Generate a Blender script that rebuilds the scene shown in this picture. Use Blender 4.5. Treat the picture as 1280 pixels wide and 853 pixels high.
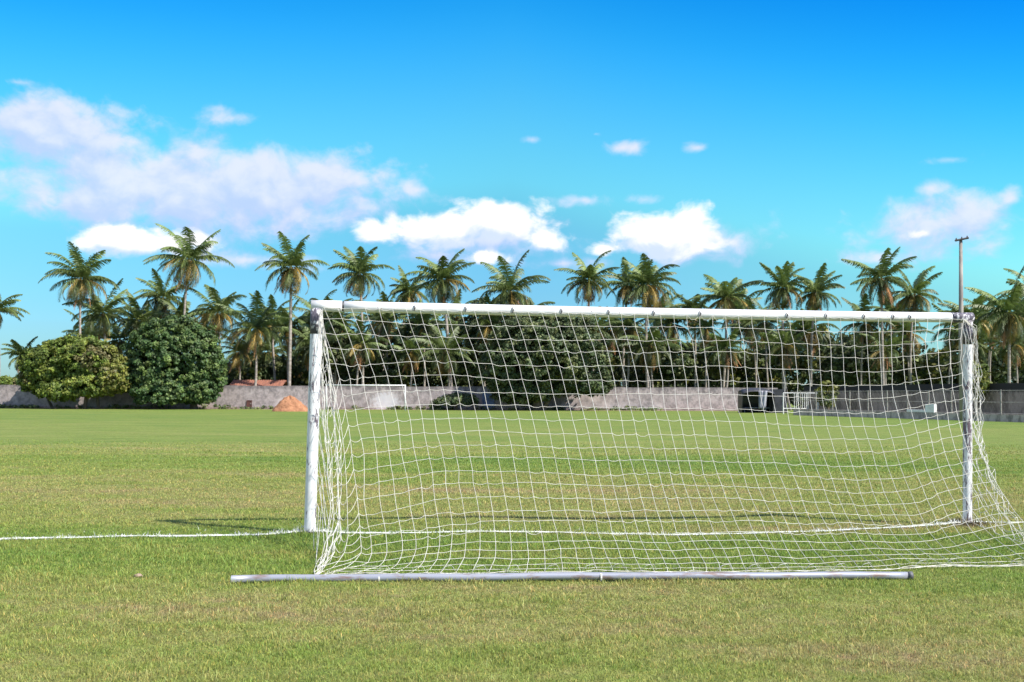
import bpy, math, random
import numpy as np
from mathutils import Matrix, Vector

R = math.radians
for o in list(bpy.data.objects): bpy.data.objects.remove(o, do_unlink=True)
scn = bpy.context.scene
COL = scn.collection

# ------------------------------------------------------------------ camera
F = 1400.0            # focal length in pixels of the 1280 px wide photograph
EYE = 1.46
cam_d = bpy.data.cameras.new('camera'); cam = bpy.data.objects.new('camera', cam_d); COL.objects.link(cam)
cam_d.sensor_width = 36; cam_d.lens = F/1280*36; cam_d.clip_end = 6000; cam_d.clip_start = 0.1
CM = Matrix.Translation((0, 0, EYE)) @ Matrix.Rotation(R(90+2.82), 4, 'X') @ Matrix.Rotation(R(0.215), 4, 'Z')
cam.matrix_world = CM
cam_d.dof.use_dof = True; cam_d.dof.focus_distance = 11.0; cam_d.dof.aperture_fstop = 7.0
scn.camera = cam
RM = np.array(CM.to_3x3())

def ray(px, py):
    """direction (x/y, 1, z/y) seen at a pixel of the photograph"""
    v = RM @ np.array([(px-640)/F, -(py-426.5)/F, -1.0])
    return v/v[1]
def at(px, py, D):
    d = ray(px, py); return np.array([d[0]*D, D, EYE+d[2]*D])
def ground(px, py):
    d = ray(px, py); D = -EYE/d[2]; return np.array([d[0]*D, D, 0.0])

# ------------------------------------------------------------------ world, sun, exposure
SUN_TO = Vector((2.0, -1.22, 2.44)).normalized()
SUN_EL = math.asin(SUN_TO.z); SUN_AZ = math.atan2(SUN_TO.x, SUN_TO.y)
world = bpy.data.worlds.new('World'); scn.world = world; world.use_nodes = True
wn = world.node_tree; wn.nodes.clear()

class NT:
    """small helper to write node trees"""
    def __init__(s, t): s.t = t
    def n(s, typ, **kw):
        nd = s.t.nodes.new(typ)
        for k, v in kw.items(): setattr(nd, k, v)
        return nd
    def put(s, sock, v):
        if isinstance(v, bpy.types.NodeSocket): s.t.links.new(v, sock)
        elif v is not None: sock.default_value = v
    def m(s, op, a, b=None, c=None, clamp=False):
        nd = s.n('ShaderNodeMath', operation=op, use_clamp=clamp)
        for i, v in enumerate((a, b, c)): s.put(nd.inputs[i], v)
        return nd.outputs[0]
    def v(s, op, a, b=None):
        nd = s.n('ShaderNodeVectorMath', operation=op)
        for i, x in enumerate((a, b)):
            if x is not None: s.put(nd.inputs[i], x)
        return nd.outputs['Value'] if op in ('LENGTH', 'DOT_PRODUCT') else nd.outputs[0]
    def noise(s, vec, scale, detail=4, rough=.55, dist=0, out='Fac'):
        nd = s.n('ShaderNodeTexNoise')
        if vec is not None: s.put(nd.inputs['Vector'], vec)
        nd.inputs['Scale'].default_value = scale; nd.inputs['Detail'].default_value = detail
        nd.inputs['Roughness'].default_value = rough; nd.inputs['Distortion'].default_value = dist
        return nd.outputs[out]
    def mix(s, f, a, b, mode='MIX'):
        nd = s.n('ShaderNodeMix', data_type='RGBA', blend_type=mode)
        s.put(nd.inputs[0], f)
        for i, x in ((6, a), (7, b)):
            if isinstance(x, (tuple, list)): x = (*x[:3], 1)
            s.put(nd.inputs[i], x)
        return nd.outputs[2]
    def ramp(s, f, stops, interp='LINEAR'):
        nd = s.n('ShaderNodeValToRGB'); nd.color_ramp.interpolation = interp
        e = nd.color_ramp.elements
        while len(e) < len(stops): e.new(.5)
        for el, (p, c) in zip(e, stops):
            el.position = p; el.color = (c, c, c, 1) if isinstance(c, (int, float)) else (*c, 1)
        s.put(nd.inputs[0], f); return nd.outputs[0]
    def smooth(s, f, a, b, lo=0., hi=1.):
        nd = s.n('ShaderNodeMapRange', interpolation_type='SMOOTHSTEP')
        for i, x in enumerate((f, a, b, lo, hi)): s.put(nd.inputs[i], x)
        return nd.outputs[0]

w = NT(wn)
sky = w.n('ShaderNodeTexSky', sky_type='NISHITA', sun_disc=False, sun_elevation=SUN_EL, sun_rotation=SUN_AZ,
          altitude=0, air_density=1.0, dust_density=0.3, ozone_density=3.0)
tc = w.n('ShaderNodeTexCoord').outputs['Generated']
dirn = w.v('NORMALIZE', tc)
sx = w.n('ShaderNodeSeparateXYZ'); w.put(sx.inputs[0], dirn)
az = w.m('ARCTAN2', sx.outputs[0], sx.outputs[1]); el = w.m('ARCSINE', sx.outputs[2])
cb = w.n('ShaderNodeCombineXYZ'); w.put(cb.inputs[0], az); w.put(cb.inputs[1], el)
ang = cb.outputs[0]
# clear-sky grade: deeper, more saturated blue above, turquoise low down
hs = w.n('ShaderNodeHueSaturation'); hs.inputs['Saturation'].default_value = 1.25; hs.inputs['Hue'].default_value = 0.487
w.put(hs.inputs['Color'], sky.outputs[0])
SKY_LOW, SKY_MID, SKY_HIGH = (.60, 1.02, 1.02), (1.15, 1.75, 1.25), (.02, 1.05, 1.75)
tintf = w.m('ADD', el, w.m('ADD', w.m('MULTIPLY', w.m('MAXIMUM', az, 0.0), .20), w.m('MULTIPLY', w.m('MINIMUM', az, 0.0), -.06)))
tint = w.ramp(w.m('MULTIPLY', tintf, 1.6), [(.02, (.20, .33, .48)), (.16, (.32, .52, .66)), (.256, (.36, .61, .61)), (.31, (.56, .90, .74)), (.43, (.36, .88, .93)), (.544, (.08, .79, 1.04)), (.68, (.0, .47, 1.02))], 'B_SPLINE')
tint = w.mix(1.0, tint, (2, 2, 2), 'MULTIPLY')
clear = w.mix(1.0, hs.outputs[0], tint, 'MULTIPLY')
def pa(px, py):
    d = ray(px, py); d = d/np.linalg.norm(d); return math.atan2(d[0], d[1]), math.asin(d[2])
def blobs(lst, a_=None):
    cur = None; a_ = ang if a_ is None else a_
    for (px, py, rx, ry, k) in lst:
        a0, e0 = pa(px, py)
        d = w.v('SUBTRACT', a_, (a0, e0, 0)); d = w.v('MULTIPLY', d, (F/rx, F/ry, 0))
        f = w.m('MULTIPLY_ADD', w.v('LENGTH', d), -1.0, k)
        cur = f if cur is None else w.m('SMOOTH_MAX', cur, f, .25)
    return cur
warp = w.v('SCALE', w.v('SUBTRACT', w.noise(ang, 14, 3, .5, out='Color'), (.5, .5, .5)))
warp.node.inputs['Scale'].default_value = .035
angw = w.v('ADD', ang, warp)
nz = w.noise(w.v('MULTIPLY', angw, (1, 1.35, 1)), 24, 8, .56)
nz_up = w.noise(w.v('MULTIPLY', w.v('ADD', angw, (.006, .010, 0)), (1, 1.35, 1)), 24, 8, .56)
relief = w.m('SUBTRACT', nz, nz_up)
nzl = w.noise(angw, 13, 3, .5)
LIL = [(50, 162, 130, 48, 1.10), (145, 174, 76, 24, .72), (290, 148, 74, 26, .50), (20, 103, 62, 14, .46),
     (255, 240, 235, 54, 1.22), (110, 250, 110, 38, 1.0), (400, 234, 95, 52, 1.05), (330, 220, 80, 34, .95), (520, 238, 36, 22, .74),
     (330, 285, 150, 32, .62), (300, 325, 190, 24, .55), (560, 318, 140, 26, .6), (700, 330, 150, 20, .5),
     (780, 185, 90, 20, .46), (872, 185, 50, 16, .42), (665, 175, 40, 14, .36), (745, 168, 30, 12, .32),
     (1190, 200, 90, 22, .42), (1165, 236, 56, 24, .52), (1262, 248, 30, 28, .54),
     (1170, 282, 110, 42, .98), (1230, 270, 60, 28, .7), (1100, 322, 110, 26, .6), (730, 250, 70, 18, .52), (805, 250, 50, 16, .52), (870, 302, 120, 44, .8), (600, 300, 160, 40, .82)]
BRT = [(180, 303, 84, 24, .95), (470, 292, 50, 26, .8), (560, 288, 100, 30, 1.0), (625, 275, 64, 34, 1.0), (610, 320, 50, 18, .7), (680, 298, 54, 26, .75),
     (835, 292, 78, 38, 1.0), (890, 308, 54, 28, .45), (760, 312, 44, 16, .6), (1150, 292, 55, 20, .35), (1150, 292, 50, 18, .30)]
up_ = w.v('ADD', ang, (.004, .013, 0))
lil = blobs(LIL); brt = blobs(BRT); lil_u = blobs(LIL, up_); brt_u = blobs(BRT, up_)
nzc = w.m('SUBTRACT', nz, .5)
dl = w.smooth(w.m('MULTIPLY_ADD', nzc, 2.0, lil), -.04, .72, 0, .80)
db = w.smooth(w.m('MULTIPLY_ADD', nzc, 1.9, brt), .0, .46, 0, .95)
CL = 1.0
lilc = w.mix(w.smooth(w.m('ADD', w.m('MULTIPLY_ADD', w.m('SUBTRACT', lil, lil_u), .55, w.m('MULTIPLY', relief, 1.2)), w.m('MULTIPLY', w.m('SUBTRACT', nzl, .5), .35)), -.26, .34), (5.3, 6.0, 9.3), (8.2, 7.9, 10.1))
brc = w.mix(w.smooth(w.m('ADD', w.m('MULTIPLY_ADD', w.m('SUBTRACT', brt, brt_u), .6, w.m('MULTIPLY', relief, 1.2)), w.m('MULTIPLY', w.m('SUBTRACT', nzl, .5), .35)), -.26, .18), (6.2, 7.3, 9.7), (10.8, 10.5, 10.4))
skyc = w.mix(db, w.mix(dl, clear, lilc), brc)
# unseen cloud added behind and above the camera to whiten the blue skylight
oth = w.smooth(w.m('MAXIMUM', w.m('SUBTRACT', w.m('ABSOLUTE', az), .62), w.m('SUBTRACT', el, .46)), 0, .25)
on = w.noise(w.v('MULTIPLY', dirn, (1, 1, 1.8)), 2.6, 6, .6)
skyc = w.mix(w.m('MULTIPLY', oth, w.smooth(on, .42, .60, 0, .85)), skyc, (8.6, 8.5, 8.9))
below = w.smooth(el, -.03, -.005)
skyc = w.mix(below, (1.2, 1.5, .9), skyc)
bg = w.n('ShaderNodeBackground'); w.put(bg.inputs['Color'], skyc); bg.inputs['Strength'].default_value = 0.059
wo = w.n('ShaderNodeOutputWorld'); wn.links.new(bg.outputs[0], wo.inputs[0])

sun_d = bpy.data.lights.new('sun', 'SUN'); sun = bpy.data.objects.new('sun', sun_d); COL.objects.link(sun)
sun_d.energy = 4.5; sun_d.angle = R(0.53); sun_d.color = (1.0, .955, .87)
sun.rotation_euler = SUN_TO.to_track_quat('Z', 'Y').to_euler()
scn.view_settings.view_transform = 'Standard'; scn.view_settings.look = 'None'
scn.view_settings.gamma = 1; scn.view_settings.exposure = 0.95
scn.cycles.max_bounces = 6; scn.cycles.transparent_max_bounces = 8

# ------------------------------------------------------------------ helpers: objects
def tag(o, label=None, cat=None, group=None, kind=None):
    if label: o['label'] = label
    if cat: o['category'] = cat
    if group: o['group'] = group
    if kind: o['kind'] = kind
    return o
def empty(name, loc, label, cat, group=None):
    o = bpy.data.objects.new(name, None); COL.objects.link(o); o.location = [float(q) for q in loc]; o.empty_display_size = .3
    return tag(o, label, cat, group)
def link(name, me, parent=None, mat=None, smooth=False):
    """links a mesh given in world coordinates; under a parent it keeps its place"""
    o = bpy.data.objects.new(name, me); COL.objects.link(o)
    if mat: me.materials.append(mat)
    if parent is not None:
        o.parent = parent; o.matrix_parent_inverse = Matrix.Translation(-parent.location)
    if smooth: me.polygons.foreach_set('use_smooth', [True]*len(me.polygons))
    return o
def np_mesh(name, V, T, k, col=None):
    """V (n,3), T (m,k) faces of k corners, col (n,3) per vertex"""
    V = np.asarray(V, np.float32); T = np.asarray(T, np.int32)
    me = bpy.data.meshes.new(name)
    me.vertices.add(len(V)); me.vertices.foreach_set('co', V.ravel())
    me.loops.add(T.size); me.loops.foreach_set('vertex_index', T.ravel())
    me.polygons.add(len(T)); me.polygons.foreach_set('loop_start', np.arange(0, T.size, k, dtype=np.int32))
    if col is not None:
        a = me.color_attributes.new('col', 'FLOAT_COLOR', 'POINT')
        c = np.ones((len(V), 4), np.float32); c[:, :3] = col; a.data.foreach_set('color', c.ravel())
    me.update(calc_edges=True); return me
class MB:
    """collects quads / tubes / boxes and links them as one mesh"""
    def __init__(s): s.v = []; s.f = []
    def box(s, c, d, rz=0.0, rot=None):
        c = np.array(c, float); d = np.array(d, float)/2; b = len(s.v)
        M = np.array(rot.to_3x3()) if rot is not None else np.array(Matrix.Rotation(rz, 3, 'Z'))
        for x, y, z in ((-1,-1,-1),(1,-1,-1),(1,1,-1),(-1,1,-1),(-1,-1,1),(1,-1,1),(1,1,1),(-1,1,1)):
            s.v.append(tuple(c + M @ (np.array([x, y, z])*d)))
        s.f += [tuple(b+i for i in q) for q in ((0,3,2,1),(4,5,6,7),(0,1,5,4),(1,2,6,5),(2,3,7,6),(3,0,4,7))]; return s
    def tube(s, pts, rad, n=8, caps=True):
        pts = [np.array(p, float) for p in pts]
        rads = rad if hasattr(rad, '__len__') else [rad]*len(pts)
        b = len(s.v); t0 = pts[1]-pts[0]; t0 /= np.linalg.norm(t0)
        up = np.array([0, 0, 1.]) if abs(t0[2]) < .9 else np.array([1., 0, 0])
        u = np.cross(t0, up); u /= np.linalg.norm(u)
        for i, p in enumerate(pts):
            t = pts[min(i+1, len(pts)-1)]-pts[max(i-1, 0)]; t /= (np.linalg.norm(t)+1e-9)
            u = u - t*np.dot(u, t); u /= (np.linalg.norm(u)+1e-9); w_ = np.cross(t, u)
            for k in range(n):
                a = 2*math.pi*k/n
                s.v.append(tuple(p + rads[i]*(u*math.cos(a)+w_*math.sin(a))))
        for i in range(len(pts)-1):
            for k in range(n):
                a = b+i*n+k; c = b+i*n+(k+1) % n
                s.f.append((a, c, c+n, a+n))
        if caps:
            s.f.append(tuple(b+k for k in reversed(range(n)))); e = b+(len(pts)-1)*n
            s.f.append(tuple(e+k for k in range(n)))
        return s
    def build(s, name, mat, parent=None, smooth=False, bevel=0):
        me = bpy.data.meshes.new(name); me.from_pydata(s.v, [], s.f); me.update()
        o = link(name, me, parent, mat, smooth)
        if bevel:
            m = o.modifiers.new('bevel', 'BEVEL'); m.width = bevel; m.segments = 2; m.limit_method = 'ANGLE'
        return o

# ------------------------------------------------------------------ materials
def new_mat(name):
    m = bpy.data.materials.new(name); m.use_nodes = True; m.node_tree.nodes.clear()
    t = NT(m.node_tree); p = t.n('ShaderNodeBsdfPrincipled'); o = t.n('ShaderNodeOutputMaterial')
    m.node_tree.links.new(p.outputs[0], o.inputs[0]); return m, t, p, o
def bump(t, p, h, strength=.4, dist=.01):
    b = t.n('ShaderNodeBump'); b.inputs['Strength'].default_value = strength; b.inputs['Distance'].default_value = dist
    t.put(b.inputs['Height'], h); t.put(p.inputs['Normal'], b.outputs[0])
def pos(t): return t.n('ShaderNodeNewGeometry').outputs['Position']

def field_color(t):
    """colour of the turf by its place: patches, mown bands, dry spots"""
    P = pos(t); s = t.n('ShaderNodeSeparateXYZ'); t.put(s.inputs[0], P)
    x, y = s.outputs[0], s.outputs[1]
    band_y = t.m('ADD', y, t.m('MULTIPLY', t.m('SUBTRACT', t.noise(P, .12, 2), .5), 3.0))
    # 0 = lush green, 1 = dry / yellowish ; along the depth of the pitch
    dry = t.ramp(t.m('MULTIPLY', band_y, 1/120), [(0/120, .58), (8.4/120, .62), (9.2/120, .40), (11.9/120, .26), (12.6/120, .62), (17/120, .70),
               (20.5/120, .62), (22/120, .30), (26/120, .22), (29/120, .52), (36/120, .40), (52/120, .40), (70/120, .25), (110/120, .32)])
    lft = t.m('MULTIPLY', t.smooth(x, 0, -7), t.m('MULTIPLY', t.smooth(y, 19.5, 22), t.smooth(y, 30, 27)))
    dry = t.m('MULTIPLY_ADD', lft, .20, dry)
    n1 = t.noise(t.v('MULTIPLY', P, (.35, 1, 1)), .9, 4, .6)
    n2 = t.noise(t.v('MULTIPLY', P, (.25, 1, 1)), .22, 3, .6)
    n3 = t.noise(P, 5.5, 3, .6)
    k = t.m('MULTIPLY_ADD', t.m('SUBTRACT', n1, .5), 1.1, dry)
    k = t.m('MULTIPLY_ADD', t.m('SUBTRACT', n2, .5), .9, k)
    k = t.m('MULTIPLY_ADD', t.m('SUBTRACT', n3, .5), .9, k, clamp=True)
    c = t.ramp(k, [(0, (.160, .262, .042)), (.30, (.225, .305, .054)), (.55, (.292, .332, .076)), (.78, (.350, .342, .108)), (1, (.39, .315, .140))])
    # bare brown earth round the foot of each post
    for (fx, fy), r_ in (((387, 668), .16), ((1211, 656), .30)):
        g0 = ground(fx, fy); d = t.v('LENGTH', t.v('MULTIPLY', t.v('SUBTRACT', P, (float(g0[0]), float(g0[1]), 0)), (1, .9, 0)))
        c = t.mix(t.smooth(t.m('MULTIPLY_ADD', t.m('SUBTRACT', n3, .5), .25, d), r_, r_*.45, 0, .85), c, (.11, .075, .045))
    return c, k, P, x, y
m_ground, t, p, _ = new_mat('turf_ground')
c, k, P, gx, gy = field_color(t)
fine = t.noise(t.v('MULTIPLY', P, (1, .55, 1)), 42, 3, .7); fine2 = t.noise(t.v('MULTIPLY', P, (1, .35, 1)), 9, 6, .75)
mid = t.noise(t.v('MULTIPLY', P, (.3, 1, 1)), 2.6, 5, .7)
farf = t.smooth(gy, 14, 40)
c = t.mix(1.0, c, t.ramp(fine, [(.25, .50), (.55, .95), (.8, 1.35)]), 'MULTIPLY')
c = t.mix(1.0, c, t.ramp(mid, [(.3, .80), (.7, 1.18)]), 'MULTIPLY')
c = t.mix(1.0, c, t.ramp(fine2, [(.3, .72), (.7, 1.26)]), 'MULTIPLY')
near_soil = t.smooth(gy, 9, 32, .60, .68)
c = t.mix(1.0, c, near_soil, 'MULTIPLY')
t.put(p.inputs['Base Color'], c); p.inputs['Roughness'].default_value = .9; p.inputs['Specular IOR Level'].default_value = .2
bump(t, p, fine, .9, .03)

m_blade, t, p, out = new_mat('grass_blades')
c, k, P, _, _ = field_color(t)
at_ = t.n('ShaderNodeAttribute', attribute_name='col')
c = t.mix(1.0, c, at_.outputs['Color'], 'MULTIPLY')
pa_ = t.n('ShaderNodeAttribute', attribute_name='paint')
c = t.mix(pa_.outputs['Fac'], c, (.72, .72, .68))
t.put(p.inputs['Base Color'], c); p.inputs['Roughness'].default_value = .55; p.inputs['Specular IOR Level'].default_value = .35
tr = t.n('ShaderNodeBsdfTranslucent'); t.put(tr.inputs[0], c)
mx = t.n('ShaderNodeMixShader'); mx.inputs[0].default_value = .36
t.t.links.new(p.outputs[0], mx.inputs[1]); t.t.links.new(tr.outputs[0], mx.inputs[2]); t.t.links.new(mx.outputs[0], out.inputs[0])

def leaf_mat(name, trans=.25, rough=.45):
    m, t, p, out = new_mat(name)
    a = t.n('ShaderNodeAttribute', attribute_name='col').outputs['Color']
    c = t.mix(1.0, a, t.ramp(t.noise(pos(t), 1.1, 3, .6), [(.3, .8), (.7, 1.2)]), 'MULTIPLY')
    t.put(p.inputs['Base Color'], c); p.inputs['Roughness'].default_value = rough; p.inputs['Specular IOR Level'].default_value = .4
    tr = t.n('ShaderNodeBsdfTranslucent'); t.put(tr.inputs[0], c)
    mx = t.n('ShaderNodeMixShader'); mx.inputs[0].default_value = trans
    t.t.links.new(p.outputs[0], mx.inputs[1]); t.t.links.new(tr.outputs[0], mx.inputs[2]); t.t.links.new(mx.outputs[0], out.inputs[0])
    return m
m_leaf = leaf_mat('leaves', .25, .6); m_palm = leaf_mat('palm_leaves', .25, .5); m_dead = leaf_mat('dry_fronds', .12, .8)

def simple(name, col, rough=.7, var=.25, scale=3, col2=None, bs=.3, bd=.01, metal=0, stretch=(1, 1, 1)):
    m, t, p, _ = new_mat(name)
    n = t.noise(t.v('MULTIPLY', pos(t), stretch), scale, 5, .65)
    c2 = col2 or tuple(x*(1-var) for x in col)
    c = t.mix(t.smooth(n, .35, .65), col, c2)
    t.put(p.inputs['Base Color'], c); p.inputs['Roughness'].default_value = rough; p.inputs['Metallic'].default_value = metal
    bump(t, p, n, bs, bd); return m
m_trunk = simple('palm_trunk', (.36, .31, .27), .9, scale=1.6, col2=(.20, .17, .14), stretch=(1, 1, 4), bs=.5, bd=.03)
m_bark = simple('bark', (.16, .12, .09), .9, scale=3, col2=(.09, .07, .05), stretch=(1, 1, .4), bs=.6, bd=.03)
m_black = simple('black_tarp', (.018, .018, .022), .45, scale=2, col2=(.04, .04, .045), bs=.6, bd=.05)
m_greytarp = simple('grey_tarp', (.38, .38, .42), .6, scale=1.5, col2=(.18, .18, .22), bs=.6, bd=.05)
m_white = simple('white_metal_far', (.78, .78, .76), .5, scale=3, col2=(.62, .61, .58))
m_galv = simple('galvanised', (.34, .32, .29), .6, scale=6, col2=(.22, .20, .17))
m_rope = simple('net_cord', (.66, .64, .57), .85, scale=9, col2=(.50, .47, .41), bs=.2, bd=.001)
m_dirt = simple('red_earth', (.38, .18, .09), .95, scale=2.5, col2=(.26, .115, .055), bs=1, bd=.15)
m_tan = simple('bare_soil', (.46, .33, .22), .95, scale=.8, col2=(.30, .22, .14), bs=.5, bd=.05)
m_tile = simple('clay_tiles', (.30, .12, .075), .8, scale=2, col2=(.16, .07, .05), stretch=(3, 1, 1))
m_rustdoor = simple('rusty_door', (.12, .045, .035), .8, scale=5, col2=(.07, .03, .025))
m_bluedoor = simple('faded_blue_door', (.16, .22, .36), .6, scale=3, col2=(.10, .14, .22))
m_pole = simple('pole_concrete', (.30, .27, .24), .85, scale=2.2, col2=(.16, .14, .13), stretch=(1, 1, .3))
m_wood = simple('dark_timber', (.06, .05, .05), .8, scale=4)
m_stone = simple('pale_stone', (.36, .25, .19), .9, scale=30, col2=(.24, .17, .12), bs=.5, bd=.004)
m_hook = simple('grey_clip', (.12, .12, .13), .6, scale=30)
m_coco = simple('coconuts', (.16, .13, .04), .6, scale=6, col2=(.20, .09, .03))
m_plaster = simple('house_plaster', (.45, .40, .35), .85, scale=1.5)

def post_mat(name, flake):
    m, t, p, _ = new_mat(name)
    P = t.n('ShaderNodeTexCoord').outputs['Object']
    cr = t.noise(t.v('MULTIPLY', P, (14, 14, 2.2)), 2.2, 6, .72, .6)
    sp = t.noise(P, 24, 3, .6); big = t.noise(t.v('MULTIPLY', P, (1, 1, .7)), 2.4, 3, .5)
    sep = t.n('ShaderNodeSeparateXYZ'); t.put(sep.inputs[0], P)
    crack = t.smooth(t.m('MULTIPLY_ADD', t.m('SUBTRACT', big, .5), .28, cr), .615 - flake, .66 - flake)
    spot = t.smooth(sp, .70, .75)
    base = t.mix(t.smooth(t.noise(P, 6, 4), .35, .7), (.74, .735, .73), (.62, .61, .60))
    c = t.mix(crack, base, (.13, .09, .11)); c = t.mix(spot, c, (.22, .11, .06))
    t.put(p.inputs['Base Color'], c); p.inputs['Roughness'].default_value = .42
    bump(t, p, t.m('SUBTRACT', 1.0, crack), .5, .002); return m
m_post = post_mat('flaking_white_post', .085); m_bar = post_mat('white_crossbar', -.05)
m_worn, t, p, _ = new_mat('worn_dark_bracket')
n = t.noise(t.v('MULTIPLY', pos(t), (1, 1, .5)), 22, 5, .7)
t.put(p.inputs['Base Color'], t.mix(t.smooth(n, .50, .60), (.075, .065, .085), (.62, .60, .62))); p.inputs['Roughness'].default_value = .6
bump(t, p, n, .6, .004)
m_pipe, t, p, _ = new_mat('pipe_metal')
P = pos(t); n = t.noise(t.v('MULTIPLY', P, (.6, 3, 3)), 7, 5, .65)
t.put(p.inputs['Base Color'], t.mix(t.smooth(n, .5, .68), (.31, .32, .36), (.22, .155, .13))); p.inputs['Roughness'].default_value = .38; p.inputs['Metallic'].default_value = .25

m_wall, t, p, _ = new_mat('weathered_wall')
P = pos(t); s = t.n('ShaderNodeSeparateXYZ'); t.put(s.inputs[0], P)
st = t.noise(t.v('MULTIPLY', P, (1, 1, .8)), 1.5, 7, .72); bl = t.noise(P, .35, 4, .6); fi = t.noise(P, 4, 5, .7)
c = t.mix(t.smooth(st, .38, .66), (.37, .315, .305), (.19, .165, .16))
c = t.mix(t.smooth(bl, .55, .72), c, (.46, .40, .385))
c = t.mix(1.0, c, t.ramp(fi, [(.3, .78), (.7, 1.2)]), 'MULTIPLY')
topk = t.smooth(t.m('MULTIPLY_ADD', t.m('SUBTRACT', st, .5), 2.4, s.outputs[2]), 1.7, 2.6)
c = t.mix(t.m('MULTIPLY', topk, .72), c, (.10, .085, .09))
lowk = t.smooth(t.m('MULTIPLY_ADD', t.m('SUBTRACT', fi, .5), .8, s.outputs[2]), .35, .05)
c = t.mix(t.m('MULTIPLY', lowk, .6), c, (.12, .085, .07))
# flaking whitewash left of the far goal's right post
d = t.v('LENGTH', t.v('MULTIPLY', t.v('SUBTRACT', P, tuple(at(482, 502, 118))), (.62, 0, .95)))
c = t.mix(t.smooth(t.m('MULTIPLY_ADD', t.m('SUBTRACT', fi, .5), 2.4, d), 1.15, .5, 0, .72), c, (.58, .56, .58))
t.put(p.inputs['Base Color'], c); p.inputs['Roughness'].default_value = .9; bump(t, p, fi, .5, .03)

m_kerbwall, t, p, _ = new_mat('faded_whitewash')
P = pos(t); n = t.noise(t.v('MULTIPLY', P, (1, 1, .5)), 2.2, 6, .7)
t.put(p.inputs['Base Color'], t.mix(t.smooth(n, .42, .68), (.46, .40, .35), (.18, .16, .135))); p.inputs['Roughness'].default_value = .85
m_sidewall, t, p, _ = new_mat('dark_top_wall')
P = pos(t); s = t.n('ShaderNodeSeparateXYZ'); t.put(s.inputs[0], P)
n = t.noise(t.v('MULTIPLY', P, (1, 1, .5)), 1.1, 6, .7)
c = t.mix(t.smooth(n, .38, .62), (.30, .235, .21), (.15, .115, .10))
c = t.mix(t.smooth(t.m('MULTIPLY_ADD', n, .6, s.outputs[2]), 2.0, 2.35), c, (.022, .02, .022))  # wall colour goes nearly black towards the top, with an uneven edge
t.put(p.inputs['Base Color'], c); p.inputs['Roughness'].default_value = .9

# ------------------------------------------------------------------ ground
rng = np.random.default_rng(7)
LP = ground(387, 668); RP = ground(1209, 655)          # feet of the posts
def gh(x, y):
    x = np.asarray(x, float); y = np.asarray(y, float)
    z = -.075*np.exp(-(((x-2.3)/2.3)**2 + ((y-13.1)/1.5)**2)**1.4)
    z = z + .025*np.exp(-(((x-LP[0])/.30)**2 + ((y-LP[1])/.25)**2)) + .03*np.exp(-(((x-RP[0])/.35)**2 + ((y-RP[1])/.3)**2))
    f = np.exp(-(y/60)**2)
    z = z + f*(.006*np.sin(x*2.1+np.sin(y*1.7))*np.sin(y*2.6+1) + .004*np.sin(x*5.3+y*1.1)*np.sin(y*6.1+x*.7))
    return z
def axis(lo, hi, a, b, step):
    core = np.arange(a, b+step/2, step); o = []
    d = step; x = b
    while x < hi: d *= 1.25; x = min(hi, x+d); o.append(x)
    l = []; d = step; x = a
    while x > lo: d *= 1.25; x = max(lo, x-d); l.append(x)
    return np.concatenate([l[::-1], core, o])
ax = axis(-1500, 1500, -8, 10, .10); ay = axis(-300, 3000, 4.5, 20, .10)
X, Y = np.meshgrid(ax, ay); Z = gh(X, Y)
V = np.stack([X.ravel(), Y.ravel(), Z.ravel()], 1); nx = len(ax); ny = len(ay)
i, j = np.meshgrid(np.arange(nx-1), np.arange(ny-1)); b = (j*nx+i).ravel()
T = np.stack([b, b+1, b+1+nx, b+nx], 1)
g = link('ground', np_mesh('ground', V, T, 4), None, m_ground, True); g['kind'] = 'structure'

# goal line: a strip of whitewash 12 cm wide through both posts
ldir = (RP-LP); ldir[2] = 0; LW = np.linalg.norm(ldir); ldir /= LW; lnor = np.array([-ldir[1], ldir[0], 0])
def line_y(s_):            # hand-drawn line, wanders a little sideways
    return .012*np.sin(s_*1.3)+.01*np.sin(s_*3.1+1)
m_line, t, p, _ = new_mat('whitewash_line')
P = pos(t); n = t.noise(P, 22, 4, .7)
t.put(p.inputs['Base Color'], t.mix(t.smooth(n, .46, .62), (.74, .74, .70), (.30, .34, .16))); p.inputs['Roughness'].default_value = .9
ss = np.arange(-34, LW+1.0, .08)
V = []; 
for q in ss:
    wob = line_y(q); e = .006*math.sin(q*23)
    for sd in (-.055-e, .055+e):
        P3 = LP + ldir*q + lnor*(wob+sd); V.append((P3[0], P3[1], float(gh(P3[0], P3[1]))+.008))
n_ = len(ss); T = np.array([(2*i, 2*i+1, 2*i+3, 2*i+2) for i in range(n_-1)])
lo = link('goal_line', np_mesh('goal_line', V, T[:, ::-1], 4), None, m_line); lo['kind'] = 'structure'

# far bare strip along the wall
WALL_Y = 118.0
V = []; sx_ = np.linspace(-75, 25, 140)
for q in sx_:
    V.append((q, WALL_Y-1.2-.9*abs(math.sin(q*.21)*math.sin(q*.083+1))-.3*math.sin(q*1.7), .012)); V.append((q, WALL_Y+.1, .012))
T = np.array([(2*i, 2*i+2, 2*i+3, 2*i+1) for i in range(len(sx_)-1)])
path = link('dirt_path', np_mesh('dirt_path', V, T, 4), None, m_tan); path['kind'] = 'structure'

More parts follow.
